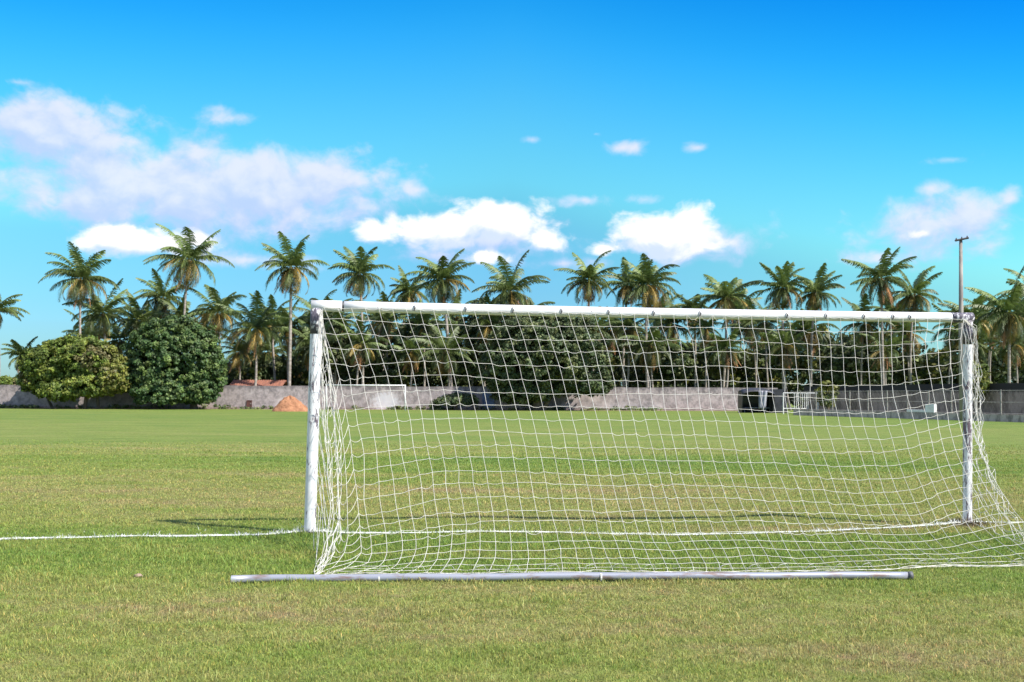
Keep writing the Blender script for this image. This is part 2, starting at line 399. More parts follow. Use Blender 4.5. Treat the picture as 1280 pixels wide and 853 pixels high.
# ------------------------------------------------------------------ grass blades, one object
def grass():
    Ds = []
    d = 4.6; out = []
    while d < 36:
        dd = .25 + d*.02
        dens = 9500*(6/max(d, 6))**1.75*min(1, (36-d)/12)
        wid = 2*(.50*d+1.2); n = int(dens*wid*dd)
        out.append((rng.uniform(-wid/2, wid/2, n), rng.uniform(d, d+dd, n))); d += dd
    x = np.concatenate([a for a, b in out]); y = np.concatenate([b for a, b in out])
    # clumping: shift blades towards tuft centres
    tu = np.sin(x*9+np.sin(y*7)*2)*np.sin(y*11+np.sin(x*5)*2)
    N = len(x); z = gh(x, y)
    far = np.clip((y-6)/24, 0, 1)
    h = rng.gamma(4, 1/4, N)*(.0145+.007*tu)*(1+.15*far)
    # longer grass at the foot of each post, along the pipe and inside the goal
    for P0, r in ((LP, .28), (RP, .38)):
        h *= 1+1.3*np.exp(-(((x-P0[0])/r)**2+((y-P0[1])/(r*.7))**2))
    rel = (x-LP[0])*lnor[0]+(y-LP[1])*lnor[1]
    inside = (rel < -.05) & (rel > -3.0)
    h *= np.where(inside, 1.30, 1.0)
    pd = np.abs(y-8.80); h *= 1+.55*np.exp(-(pd/.10)**2)*((x > -2.2) & (x < 3.2))
    wd = rng.uniform(.0022, .0046, N)*(y/6)**.85
    a = rng.uniform(0, 2*np.pi, N); lean = rng.gamma(2.2, .42, N)*.75
    la = rng.uniform(0, 2*np.pi, N)
    bx, by = np.cos(a)*wd/2, np.sin(a)*wd/2
    tx, ty = np.cos(la)*lean*h, np.sin(la)*lean*h
    V = np.empty((N, 5, 3))
    V[:, 0] = np.stack([x-bx, y-by, z-.002], 1); V[:, 1] = np.stack([x+bx, y+by, z-.002], 1)
    V[:, 2] = np.stack([x+bx*.8+tx*.35, y+by*.8+ty*.35, z+h*.62], 1); V[:, 3] = np.stack([x-bx*.8+tx*.35, y-by*.8+ty*.35, z+h*.62], 1)
    V[:, 4] = np.stack([x+tx, y+ty, z+h], 1)
    # one quad + one triangle per blade written as two triangles + tip
    b = np.arange(N)[:, None]*5
    T = np.concatenate([b+np.array([[0, 1, 2]]), b+np.array([[0, 2, 3]]), b+np.array([[3, 2, 4]])], 0)
    val = rng.uniform(.62, 1.40, N); dryb = rng.random(N) < .10
    c = np.stack([val, val, val], 1); c[dryb] *= np.array([1.55, 1.15, 1.3])
    c2 = rng.normal(1, .10, N); c[:, 0] *= c2
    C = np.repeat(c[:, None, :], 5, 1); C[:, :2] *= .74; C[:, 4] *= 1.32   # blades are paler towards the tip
    me = np_mesh('grass', V.reshape(-1, 3), T, 3, C.reshape(-1, 3))
    q = (x-LP[0])*ldir[0]+(y-LP[1])*ldir[1]; off = np.abs(rel-line_y(q))
    worn = .5+.5*np.sin(q*2.2)*np.sin(q*.9+1)
    lim = .072+.010*np.sin(q*31)+rng.normal(0, .012, N)
    pm = ((off < lim) & (q < LW+.1) & (rng.random(N) < .98-.10*worn)).astype(np.float32)
    # faint older line a little behind it
    pm2 = ((np.abs(rel-.42-.02*np.sin(q)) < .012) & (rng.random(N) < .30)).astype(np.float32)*.6
    pm = np.maximum(pm, pm2)
    A = me.attributes.new('paint', 'FLOAT', 'POINT'); A.data.foreach_set('value', np.repeat(pm, 5).astype(np.float32))
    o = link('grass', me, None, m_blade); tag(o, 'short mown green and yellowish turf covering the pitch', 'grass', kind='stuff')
    print('blades', N)
grass()

# ------------------------------------------------------------------ boundary wall, doors, house roof
wl = MB()
xs = np.arange(-72, 31, 4.0); r_ = random.Random(3)
for a, b_ in zip(xs[:-1], xs[1:]):
    hgt = 2.45+r_.uniform(-.035, .035)
    wl.box(((a+b_)/2, WALL_Y+.1, hgt/2-.1), (b_-a-.004, .2, hgt+.2))
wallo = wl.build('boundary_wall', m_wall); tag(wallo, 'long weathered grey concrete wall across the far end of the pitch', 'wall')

def door(name, px0, px1, py0, py1, mat, label, cat):
    a = at(px0, py0, WALL_Y); b_ = at(px1, py1, WALL_Y)
    cx, w_, z0, z1 = (a[0]+b_[0])/2, b_[0]-a[0], max(b_[2], .03), a[2]
    e = empty(name, (cx, WALL_Y-.05, z0), label, cat)
    MB().box((cx, WALL_Y-.035, (z0+z1)/2), (w_-.12, .05, z1-z0-.12)).build('panel', mat, e)
    f = MB()
    f.box((cx-w_/2+.03, WALL_Y-.05, (z0+z1)/2), (.06, .09, z1-z0)); f.box((cx+w_/2-.03, WALL_Y-.05, (z0+z1)/2), (.06, .09, z1-z0))
    f.box((cx, WALL_Y-.05, z1-.03), (w_-.125, .09, .06)); f.box((cx, WALL_Y-.05, z0+.03), (w_-.125, .09, .06)); f.build('door_frame', mat, e)
    MB().box((cx+w_*.3, WALL_Y-.08, (z0+z1)/2), (.05, .05, .16)).build('handle', m_galv, e)
door('metal_hatch', 308.5, 315, 500.5, 509, m_rustdoor, 'small rusty brown hatch in the wall left of the red earth heap', 'hatch')
door('metal_door', 603, 618, 490, 511.5, m_bluedoor, 'faded blue metal door in the shaded part of the far wall', 'door')

def house():
    a = at(285, 481, 123); b_ = at(352, 481, 123)
    cx = (a[0]+b_[0])/2; w_ = b_[0]-a[0]
    e = empty('house', (cx, 125, 0), 'low house with a reddish tiled roof just showing over the far wall', 'house')
    MB().box((cx, 125.5, 1.15), (w_-.5, 4.5, 2.3)).build('wall', m_plaster, e)
    z0, z1 = 2.3, 3.05; y0, y1, y2 = 122.9, 125.5, 128.1; x0, x1 = cx-w_/2, cx+w_/2
    rb = MB(); 
    for yy, sgn in ((y0, 1), (y2, -1)):
        bb = len(rb.v)
        rb.v += [(x0, yy, z0), (x1, yy, z0), (x1, y1, z1), (x0, y1, z1), (x0, yy, z0+.1), (x1, yy, z0+.1), (x1, y1, z1+.1), (x0, y1, z1+.1)]
        rb.f += [tuple(bb+i for i in q) for q in ((0,3,2,1),(4,5,6,7),(0,1,5,4),(1,2,6,5),(2,3,7,6),(3,0,4,7))]
    for q in range(int(w_/.25)):
        xq = x0+.12+q*.25; rb.tube([(xq, y0-.01, z0+.11), (xq, y1, z1+.11)], .06, 5)
    rb.build('roof', m_tile, e)
house()

# red earth heap
def heap():
    c0 = ground(362, 514.5); N = 40; V = []; T = []
    hx = 23.5/F*c0[1]; rr = np.random.default_rng(5)
    for i in range(N+1):
        r = i/N
        for k in range(48):
            a = 2*math.pi*k/48
            rad = r*hx*(1+.06*math.sin(3*a+1)+.04*math.sin(7*a))
            z = 1.62*max(0, (1-r)**.85)*(1+.05*math.sin(5*a)) - .22*math.exp(-(r/.22)**2) + .09*math.sin(a*5+r*9)*math.sin(a*3-r*14)*r*(1-r)*3 + rr.normal(0, .03)*(r < 1)
            V.append((c0[0]+rad*math.cos(a), c0[1]+.6*rad*math.sin(a), max(z, 0)-.01))
    T = [(i*48+k, (i+1)*48+k, (i+1)*48+(k+1) % 48, i*48+(k+1) % 48) for i in range(N) for k in range(48)]
    o = link('earth_heap', np_mesh('earth_heap', V, np.array(T), 4), None, m_dirt, True)
    tag(o, 'heap of orange red earth in front of the far wall beside the left goalpost', 'heap')
heap()

# ------------------------------------------------------------------ right side: low wall, wire fence, rear wall
def side_pt(D, off=0.0):
    """point of the touchline wall at depth D, moved off metres away from the pitch"""
    n = np.array([.952, .306]); return np.array([20.7+.322*(99.7-D)+n[0]*off, D+n[1]*off, 0.0])
ang_side = math.atan2(-1, .322)
kb = MB()
for D in np.arange(40, 90, 4.0):
    a, b_ = side_pt(D), side_pt(D+4); L = np.linalg.norm(b_-a); c0 = (a+b_)/2
    kb.box((c0[0], c0[1], .2), (L-.006, .22, .5+.02*math.sin(D)), rz=ang_side)
tag(kb.build('low_wall', m_kerbwall), 'low whitewashed kerb wall along the right side of the pitch', 'wall')
fe = empty('wire_fence', tuple(side_pt(70)), 'tall wire mesh fence on thin posts above the low whitewashed wall', 'fence')
pD = np.arange(46, 93, 2.15)
for D in pD:
    q = side_pt(D); MB().tube([(q[0], q[1], .42), (q[0], q[1], 1.98)], .045, 6).build('fence_post', m_galv, fe)
wm = MB()
for z in (1.93, 1.2, .5):
    a, b_ = side_pt(46), side_pt(92.5); wm.tube([(a[0], a[1], z), (b_[0], b_[1], z)], .018, 4)
for D in np.arange(46, 92, .32):
    for sg in (1, -1):
        a, b_ = side_pt(D), side_pt(D+.9)
        z0, z1 = (.46, 1.9) if sg > 0 else (1.9, .46)
        wm.tube([(a[0], a[1], z0), (b_[0], b_[1], z1)], .003, 3, False)
wm.build('wire_mesh', m_galv, fe)
sw = MB()
for D in np.arange(38, 98, 4.0):
    a, b_ = side_pt(D, 5), side_pt(D+4, 5); L = np.linalg.norm(b_-a); c0 = (a+b_)/2
    sw.box((c0[0], c0[1], 1.2), (L-.006, .2, 2.5+.05*math.sin(D*3)), rz=ang_side)
tag(sw.build('rear_wall', m_sidewall), 'dark wall with a blacker top behind the wire fence on the right', 'wall')
bk = empty('concrete_step', tuple(side_pt(75.5, .0)+np.array([0, 0, .45])), 'small pale block on the low wall beside the right goalpost', 'block')
q = side_pt(75.9); q2 = side_pt(77.3)
MB().box((q[0], q[1], .74), (.9, .24, .56), rz=ang_side).box((q2[0], q2[1], .55), (1.9, .24, .17), rz=ang_side).build('block_body', m_white, bk, bevel=.02)

# metal gate (white barred frame)
def gate():
    D = 93.0; q = side_pt(D, 1.6)
    a = at(979, 491.5, 97); b_ = at(1022.5, 511, 97)
    e = empty('metal_gate', (a[0], 97, 0), 'white barred metal gate standing beside the black team shelter', 'gate')
    fr = MB(); y = 97; z0, z1 = b_[2], a[2]
    for x in (a[0], b_[0]): fr.tube([(x, y, 0), (x, y, z1)], .05, 6)
    fr.tube([(a[0], y, z1), (b_[0], y, z1)], .04, 6); fr.tube([(a[0], y, z0), (b_[0]*.35+a[0]*.65+1, y, z0)], .04, 6); fr.build('gate_frame', m_white, e)
    br = MB()
    for px in (993, 995.5, 998, 1003, 1005.5, 1008, 1010):
        x = at(px, 500, y)[0]; br.tube([(x, y, z0), (x, y, z1)], .028, 5)
    br.build('gate_bars', m_white, e)
gate()

def shelter():
    D = 104.0; a = at(926, 516, D); b_ = at(966, 516, D); x0, x1 = a[0], b_[0]; hz = at(940, 486, D)[2]
    e = empty('team_shelter', ((x0+x1)/2, D, 0), 'black curved team shelter by the far right corner of the pitch', 'shelter')
    prof = []
    for k in range(11):
        th = math.pi*.5*k/10
        prof.append((1.1-1.1*math.sin(th)*1.0+0.0, .55*hz+.45*hz*math.sin(th+0) if k < 0 else 0))
    # profile in the depth direction: back wall rising, roof curving forward
    prof = [(1.3, 0)]+[(1.3-.5*(1-math.cos(t_)), 1.3+(hz-1.3)*math.sin(t_)) for t_ in np.linspace(0, math.pi/2, 7)]+[(-.3, hz-.08), (-.8, hz-.3)]
    V = []; T = []; n = len(prof)
    for x in np.linspace(x0, x1, 9):
        dx = abs((x-(x0+x1)/2)/((x1-x0)/2)); dr = .25*dx**3
        for (yy, zz) in prof: V.append((x, D+yy, max(zz-dr*(zz > 1), 0)))
    for i in range(8):
        for k in range(n-1): T.append((i*n+k, (i+1)*n+k, (i+1)*n+k+1, i*n+k+1))
    o = link('canopy', np_mesh('canopy', V, np.array(T), 4), e, m_black, True)
    md = o.modifiers.new('s', 'SOLIDIFY'); md.thickness = .06
    for x in (x0+.03, x1-.03):
        s_ = MB(); ys = [(D+p_[0], p_[1]) for p_ in prof]
        bb = 0
        for dx in (-.03, .03):
            s_.v += [(x+dx, yy, max(zz-.26*(zz > 1), 0)) for yy, zz in ys]+[(x+dx, D-.3, 0)]
        m_ = len(ys)+1
        s_.f = [tuple(range(m_)), tuple(reversed(range(m_, 2*m_)))]+[(k, (k+1) % m_, (k+1) % m_+m_, k+m_) for k in range(m_)]
        s_.build('side_panel', m_black, e)
    MB().box(((x0+x1)/2, D+.8, .45), (x1-x0-.3, .4, .06)).box((x0+.5, D+.8, .21), (.06, .3, .4)).box((x1-.5, D+.8, .21), (.06, .3, .4)).build('bench', m_greytarp, e, bevel=.01)
    # grey tarpaulin flap hung over the front
    V = []; fx0, fx1 = at(946, 500, D)[0], at(957, 500, D)[0]
    for i in range(13):
        for k in range(10):
            u, v_ = i/12, k/9
            V.append((fx0+(fx1-fx0)*u*(1-.25*v_), D-.85+.10*math.sin(u*14+v_*2)-.05*v_, hz-.2-(hz-.55)*v_+.08*math.sin(u*9)*v_))
    T = [(i*10+k, (i+1)*10+k, (i+1)*10+k+1, i*10+k+1) for i in range(12) for k in range(9)]
    f = link('tarpaulin_flap', np_mesh('flap', V, np.array(T), 4), e, m_greytarp, True); md = f.modifiers.new('s', 'SOLIDIFY'); md.thickness = .02
    # dark board leaning on its right
    q0 = at(968, 486, D); 
    e2 = empty('dark_screen', (q0[0]+.3, D+.6, 0), 'flat black screen panel standing right of the curved team shelter', 'screen')
    MB().box((q0[0]+.5, D+.6, 1.1), (1.5, .06, 2.2)).build('panel', m_black, e2)
    MB().box((q0[0]-.29, D+.6, 1.1), (.06, .1, 2.3)).build('post', m_wood, e2); MB().box((q0[0]+1.29, D+.6, 1.1), (.06, .1, 2.3)).build('post', m_wood, e2)
shelter()

# utility pole
def upole():
    D = 72.0; q = ground(1201, 526); a = at(1201, 300, D); x = at(1201.2, 400, D)[0]; zt = a[2]
    e = empty('utility_pole', (x, D, 0), 'tall slender concrete pole with a short crossarm above the right goalpost', 'pole')
    MB().tube([(x, D, -.2), (x, D, zt*.5), (a[0], D, zt)], [.19, .155, .10], 10).build('pole_shaft', m_pole, e, True)
    m = MB(); l = at(1192.5, 301.5, D); r2 = at(1209.5, 298, D); c_ = (l+r2)/2
    m.tube([l+np.array([0, -.16, 0]), r2+np.array([0, -.16, 0])], .065, 4); m.build('crossarm', m_wood, e)
    for f_ in (.1, .5, .9):
        s_ = l*(1-f_)+r2*f_; MB().tube([s_+np.array([0, -.16, .06]), s_+np.array([0, -.16, .16])], [.05, .035], 6).build('insulator', m_hook, e)
upole()

# ------------------------------------------------------------------ football goals
def far_goal():
    D = 110.0
    tl = at(408, 482.0, D); tr = at(506.5, 483.0, D); bl_ = at(408, 513.5, D); br = at(506.5, 514, D)
    e = empty('football_goal', ((bl_[0]+br[0])/2, D, 0), 'distant empty white football goal in front of the far wall', 'goal')
    for a, b_ in ((bl_, tl), (br, tr)): MB().tube([(a[0], D, -.1), (b_[0], D, tl[2])], .06, 10).build('post', m_white, e, True)
    MB().tube([(tl[0]-.06, D, tl[2]+.03), (tr[0]+.06, D, tl[2]+.03)], .06, 10).build('crossbar', m_white, e, True)
far_goal()

DL, DR = LP[1], RP[1]
TL = at(396, 382.5, DL); TR = at(1209.5, 397.5, DR)      # centre of the crossbar over each post
GOAL = empty('football_goal', tuple((LP+RP)/2), 'large white football goal with a sagging net nearest the camera', 'goal')
def post(base, top, rr=.060):
    m = MB(); b0 = np.array([base[0], base[1], -.1])
    pts = [b0+(top-b0)*k/14 for k in range(15)]
    return m.tube(pts, rr, 20)
def setorigin(o, P0):
    me = o.data; me.transform(Matrix.Translation(-Vector(P0))); o.location = Vector(P0)
lpo = post(LP, TL-np.array([0, 0, .05]), .062).build('post', m_post, GOAL, True); lpo['label'] = 'left post with flaking paint'
rpo = post(RP, TR-np.array([0, 0, .05]), .052).build('post', m_post, GOAL, True); rpo['label'] = 'right post beside the utility pole'
bdir = (TR-TL)/np.linalg.norm(TR-TL); BL = np.linalg.norm(TR-TL)
def bar_pt(s_, up=0.0): return TL + bdir*s_ + np.array([0, 0, up - .012*math.sin(math.pi*s_/BL)])
m = MB(); m.tube([bar_pt(.285+(BL-.285-.02)*k/30) for k in range(31)], .058, 20)
m.build('crossbar', m_bar, GOAL, True)
m = MB(); m.tube([bar_pt(-.06), bar_pt(.265)], .060, 20); sl = m.build('crossbar_sleeve', m_bar, GOAL, True)
MB().tube([bar_pt(.262), bar_pt(.288)], .052, 16).build('joint_ring', m_black, GOAL, True)
# worn dark sleeves where the posts meet the bar
for base, top, rr, L_ in ((LP, TL, .064, .30), (RP, TR, .056, .31)):
    dn = (np.array([base[0], base[1], 0])-top); dn /= np.linalg.norm(dn)
    MB().tube([top-dn*.0+dn*.03, top+dn*L_], rr, 18).build('corner_bracket', m_worn, GOAL, True)
MB().tube([bar_pt(BL-.22), bar_pt(BL+.055)], .0605, 18).build('end_sleeve', m_worn, GOAL, True)
for px in (512, 573, 630, 689, 747, 803, 861, 971, 1021, 1070, 1108, 1130):
    s_ = (px-396)/(1209.5-396)*BL*(DL/DR)**(.35*(1-(px-396)/813)); q = bar_pt(s_)
    MB().tube([q+np.array([0, -.061, -.035]), q+np.array([.01, -.075, .0]), q+np.array([-.003, -.062, .03])], [.006, .009, .004], 6).build('net_hook', m_hook, GOAL)

# ---- the net ---------------------------------------------------------------
NR = 23
def rows(xs_, ys_): return np.array(list(zip(xs_, ys_)), float)
ctrl = [
 (404.7, rows([404.7,411.7,420,425.8,432.5,436.7,441,445,447.7,450,453,454.7,456.7,457.2,459.4,461.7,464,464.8,464.8,460,450,435,418,405],
              [386,398.6,416.6,435,455,473,493,512,531.6,549.6,568,587,605,622.7,642,657,670,682,691,702,710,716,720,722])),
 (438, rows([438,443,450,456,462,467,471,475,479,482,485,488,491,493,496,499,501,502,502,500,495,487,479,472],
              [387,399,417,435,454,471,491,510,529,547,564,582,599,617,636,651,664,676,686,696,705,712,717,721])),
 (522, rows([522,527,533,538,543,547,551.6,555,558,561,564,567,570,572,574,577,579,580,580,579,577,572,568,565],
              [391,405,421,437,452,469,487,504,522,539,556,572,589,604,621,640,655,667,679,688,697,706,713,719])),
 (670, rows([670,676,682,687,692,697,701,705,709,713,717,721,725,728,732,735,738,741,744,748,751,754,756,757],
              [393,407.5,425,440,458,475.5,493,508,525,542,559,574,592,606,623,639,651,667,677,686,698,705,712,718])),
 (861.7, rows([861.7,863,867.6,870,872,876,877,880.5,885,888,891.7,896,901,906,911,917,923,929,935,940,945,950,954,957],
              [396,409,425,440,458,475.5,492,510.6,525,543.5,560,576,592,607,623,638,651,665,677,687,696,704,711,717])),
 (1081.6, rows([1081.6,1083,1084.5,1086,1087.5,1089,1090,1093,1096,1101,1106,1111,1117,1122,1128,1133,1139,1146,1154,1164,1173,1182,1190,1196],
              [400,415,432,448,465,482,498,515,533,549,565,582,599,615,631,644,656,667,676,685,692,698,704,711])),
 (1147, rows([1147,1146.5,1145,1146,1148,1150,1153,1156,1160,1163,1167,1171,1176,1182,1189,1196,1203,1211,1220,1231,1243,1256,1268,1278],
              [401,413,428,443,459,475,490,506,521,537,552,567,583,598,613,627,640,652,664,675,685,694,702,709])),
 (1206, rows([1206,1203,1201,1200,1200,1201,1203,1206,1210,1214,1218,1223,1228,1234,1241,1249,1258,1268,1279,1291,1304,1318,1331,1343],
              [401,409,421,436,451,466,481,496,511,526,541,555,570,585,599,613,627,640,652,664,675,686,696,707])),
]
cx_ = np.array([c_[0] for c_ in ctrl]); CR = np.array([c_[1] for c_ in ctrl])       # (nc, 24, 2)
ncol = 50
tops = []; px = 404.7
for k in range(ncol): tops.append(px); px += 17.35-(17.35-15.4)*k/(ncol-1)
tops = np.array(tops); tops = 404.7+(tops-404.7)*(1206-404.7)/(tops[-1]-404.7)
def smoothnoise(n, m_, s_, seed):
    r0 = np.random.default_rng(seed); a = r0.normal(0, 1, (n, m_))
    for _ in range(s_):
        a = (a+np.roll(a, 1, 0)+np.roll(a, -1, 0))/3*1.45; a = (a+np.roll(a, 1, 1)+np.roll(a, -1, 1))/3*1.45
    return a
nA = smoothnoise(ncol, NR+1, 1, 1); nB = smoothnoise(ncol, NR+1, 1, 2); nC = smoothnoise(ncol, NR+1, 2, 3)
def depth(col_top, r, dbot):
    f = (col_top-396)/813.; D0 = DL+(DR-DL)*f-.07
    k = (.084*r+.0024*r*r)/(.084*23+.0024*529)
    return D0+(dbot-D0)*k
def herm(x, xp, fp):
    k = int(np.clip(np.searchsorted(xp, x)-1, 0, len(xp)-2)); h = xp[k+1]-xp[k]; u_ = (x-xp[k])/h
    def sl(i):
        if i == 0: return (fp[1]-fp[0])/(xp[1]-xp[0])
        if i == len(xp)-1: return (fp[-1]-fp[-2])/(xp[-1]-xp[-2])
        return (fp[i+1]-fp[i-1])/(xp[i+1]-xp[i-1])
    return ((2*u_**3-3*u_**2+1)*fp[k]+(u_**3-2*u_**2+u_)*h*sl(k)+(-2*u_**3+3*u_**2)*fp[k+1]+(u_**3-u_**2)*h*sl(k+1))
NODE = np.zeros((ncol, NR+1, 3))
for i in range(ncol):
    P2 = np.array([[herm(tops[i], cx_, CR[:, r, q]) for q in (0, 1)] for r in range(NR+1)])
    gb = ground(P2[NR, 0], P2[NR, 1])[1]
    for r in range(NR+1):
        NODE[i, r] = at(P2[r, 0], P2[r, 1], depth(tops[i], r, gb))
    NODE[i, :, 0] += .010*nA[i]*np.minimum(1, np.arange(NR+1)/2)
    NODE[i, :, 2] += .010*nB[i]*np.minimum(1, np.arange(NR+1)/2)
    NODE[i, :, 1] += .02*nC[i]*np.minimum(1, np.arange(NR+1)/3)
    NODE[i, :, 2] = np.maximum(NODE[i, :, 2], gh(NODE[i, :, 0], NODE[i, :, 1])+.02)
CORD = .0022
net = MB(); rn = random.Random(11)
def cat(pts, sub=3):
    """smooth curve through points"""
    pts = [np.array(p_) for p_ in pts]; out = []
    for i in range(len(pts)-1):
        p0 = pts[max(i-1, 0)]; p1 = pts[i]; p2 = pts[i+1]; p3 = pts[min(i+2, len(pts)-1)]
        for k in range(sub):
            u = k/sub
            out.append(.5*((2*p1)+(-p0+p2)*u*.6+(2*p0*.3*0+0)*u) if False else (
                (2*u**3-3*u**2+1)*p1+(u**3-2*u**2+u)*(p2-p0)*.25+(-2*u**3+3*u**2)*p2+(u**3-u**2)*(p3-p1)*.25))
    out.append(pts[-1]); return out
def link_cord(a, b_, sag, rad=CORD, n=4):
    pts = []
    for k in range(n+1):
        u = k/n; q_ = a*(1-u)+b_*u; q_ = q_+np.array([0, 0, -sag*4*u*(1-u)])
        pts.append(q_)
    net.tube(pts, rad, 4, False)
def bar_hang(i):
    s_ = (tops[i]-396)/813.5; q = bar_pt(np.clip((NODE[i, 0, 0]-TL[0])/(TR[0]-TL[0]), .01, .99)*BL)
    return q+np.array([0, -.060, -.02])
for i in range(ncol):
    col_pts = [bar_hang(i)]+[NODE[i, r] for r in range(1, NR+1)]
    net.tube(cat(col_pts), CORD, 4, False)
for r in range(1, NR+1):
    for i in range(ncol-1):
        s_ = max(0, rn.gauss(.006, .006))*(1.3 if i < 8 else 1)
        link_cord(NODE[i, r], NODE[i+1, r], s_*(.35 if r > 17 else 1), n=3)
# head rope looping just under the bar
for i in range(ncol-1):
    a, b_ = bar_hang(i), bar_hang(i+1); link_cord(a, b_, rn.uniform(.0, .02)+(.05 if i in (27, 28, 29, 34) else 0), n=3)
# bottom hem rope on the ground, doubled and loosely wound
for q_ in range(3):
    pts = []
    for i in range(0 if q_ == 0 else 37, ncol):
        b_ = NODE[i, NR]; pts.append(np.array([b_[0], b_[1]-.02+rn.uniform(-.03, .03), b_[2]+rn.uniform(-.006, .014)]))
    net.tube(cat(pts, 3), CORD*1.05, 4, False)
for i in range(0, ncol, 2):         # slack loops near the hem
    a = NODE[i, NR]+np.array([rn.uniform(-.03, .03), 0, 0]); 
    if rn.random() < .6:
        net.tube(cat([a, a+np.array([.04, -.02, .05]), a+np.array([.10, -.01, .06]), a+np.array([.13, .01, .01])], 3), CORD, 4, False)

# left side panel: gathered into a bundle that hangs down from the corner
def chain(lst, d0=DL-.07, d1=9.0, rowsn=NR):
    """traced cord with its depth along the profile; one point per row"""
    L_ = np.array(lst, float); yy = np.clip(CR[0, :, 1], L_[0, 1], L_[-1, 1]); yy = yy+(L_[-1, 1]-yy[-1])*np.linspace(0, 1, rowsn+1)**6; out = []
    for r in range(rowsn+1):
        x_ = np.interp(yy[r], L_[:, 1], L_[:, 0]); 
        f = (yy[r]-L_[0, 1])/(L_[-1, 1]-L_[0, 1]); rr = np.interp(yy[r], CR[0, :, 1], np.arange(24))
        k = (.084*rr+.0024*rr*rr)/(.084*23+.0024*529)
        out.append(at(x_, yy[r], d0+(d1-d0)*k))
    return np.array(out)
M1 = chain([(403,386),(404,410),(410,429),(417,446),(422,465),(426.5,481),(429,498),(437,540),(441,580),(446,615),(449,650),(452,690),(440,706),(408,722)])
M2 = chain([(402,388),(405,425),(410,443),(413,462),(416.5,481),(420,498),(426,530),(430,560),(433,600),(434,630),(435,670),(431,690),(420,706),(401,722)])
spine = [(401,388),(403,420),(407,445),(411,480),(415,520),(418,560),(420,600),(421,640),(419,665),(411,690),(402,708),(394,723)]
panels = [NODE[0], M1, M2]
offs = [(4, 0), (1.5, .2), (0, -.1), (-1.5, .1), (-3.5, 0), (-6, .15), (-2, .3), (2.5, .25)]
for k, (ox, oz) in enumerate(offs):
    r0 = random.Random(40+k); lst = []
    for (x_, y_) in spine:
        wdt = 1.0*np.interp(y_, [388, 430, 520, 640, 665, 700, 723], [.25, 1.1, 1.1, 1.0, 1.5, 1.2, .3])
        lst.append((x_+ox*wdt+r0.uniform(-1.6, 1.6), y_))
    lst[0] = (400.5, 388); c_ = chain(lst, DL-.07+.0*k, 9.0)
    c_[:, 1] += .22*math.sin(k*1.3)*np.sin(np.linspace(0, math.pi, len(c_)))
    c_ = c_+np.array([[r0.gauss(0, .010), r0.gauss(0, .02), r0.gauss(0, .012)] for _ in c_])
    c_[:, 2] = np.maximum(c_[:, 2], gh(c_[:, 0], c_[:, 1])+.015)
    panels.append(c_)
# one cord that stays by the post
pc = []
for r in range(NR+1):
    f = r/NR; pc.append(LP+(TL-LP)*(1-f)*.96+np.array([.10+.05*math.sin(r*1.9)*f, -.12-.05*math.sin(r), 0]))
pc = np.array(pc); pc[:, 2] = np.maximum(pc[:, 2], .03)
for k, c_ in enumerate(panels):
    if k: net.tube(cat(list(c_), 3), CORD, 4, False)
for k in range(len(panels)-1):
    a_, b_ = panels[k], panels[k+1]
    for r in range(1, NR+1):
        if k == 0 or k == 1: 
            rb = min(NR, r+(1 if (r > 4 and k == 1) else 0)); sg = rn.uniform(.01, .035) if r > 4 else 0.0
            if r < 16 or rn.random() < .9: link_cord(a_[r], b_[rb], sg if r < 19 else .0, n=5)
        else:
            link_cord(a_[r], b_[max(0, min(NR, r+rn.choice((0, 0, 1))))], rn.uniform(.01, .09) if r < 19 else 0, n=5)
net.tube(cat(list(pc[2:]), 3), CORD, 4, False)
for r in range(5, NR):
    if rn.random() < .75: link_cord(pc[r], panels[-3][min(NR, r)], rn.uniform(.03, .10), n=6)
    if rn.random() < .6: link_cord(pc[r], LP+(TL-LP)*(1-r/NR)+np.array([.062, -.02, 0]), rn.uniform(.0, .03), n=3)
# right side panel from the post back to the corner peg
G = NODE[ncol-1]; side = []
NS = 10
for k in range(1, NS+1):
    wv = 1-k/NS; c_ = []; r0 = random.Random(90+k)
    for r in range(NR+1):
        f = r/NR; pp = RP+(TR-RP)*(1-f)+np.array([.06, -.03, 0])
        q_ = G[r]*wv+pp*(1-wv); bul = math.sin(math.pi*min(1, wv*1.0))*(.13*math.sin(math.pi*min(1, f*1.6+.1)) if f < .55 else .13*max(0, (1-f)*1.2))
        gz = r0.gauss(0, .016)*min(1, f*3+.2)
        q_ = q_+np.array([bul+gz, r0.gauss(0, .03), r0.gauss(0, .016)-.10*math.sin(math.pi*wv)*(f > .2)*(f < .9)])
        q_[2] = max(q_[2], float(gh(q_[0], q_[1]))+.015); c_.append(q_)
    c_[0] = bar_hang(ncol-1); side.append(np.array(c_))
side = [G]+side
for k, c_ in enumerate(side):
    if k: net.tube(cat(list(c_), 3), CORD, 4, False)
for k in range(len(side)-1):
    for r in range(1 if k > 6 else 5, NR+1): link_cord(side[k][r], side[k+1][min(NR, r+(rn.random() < .2))], rn.uniform(.0, .04), n=4)
net.tube(cat([side[k][NR] for k in range(len(side))], 3), CORD*1.5, 5, False)
no = net.build('net', m_rope, GOAL)
no['label'] = 'white square mesh net sagging from the crossbar to the ground'

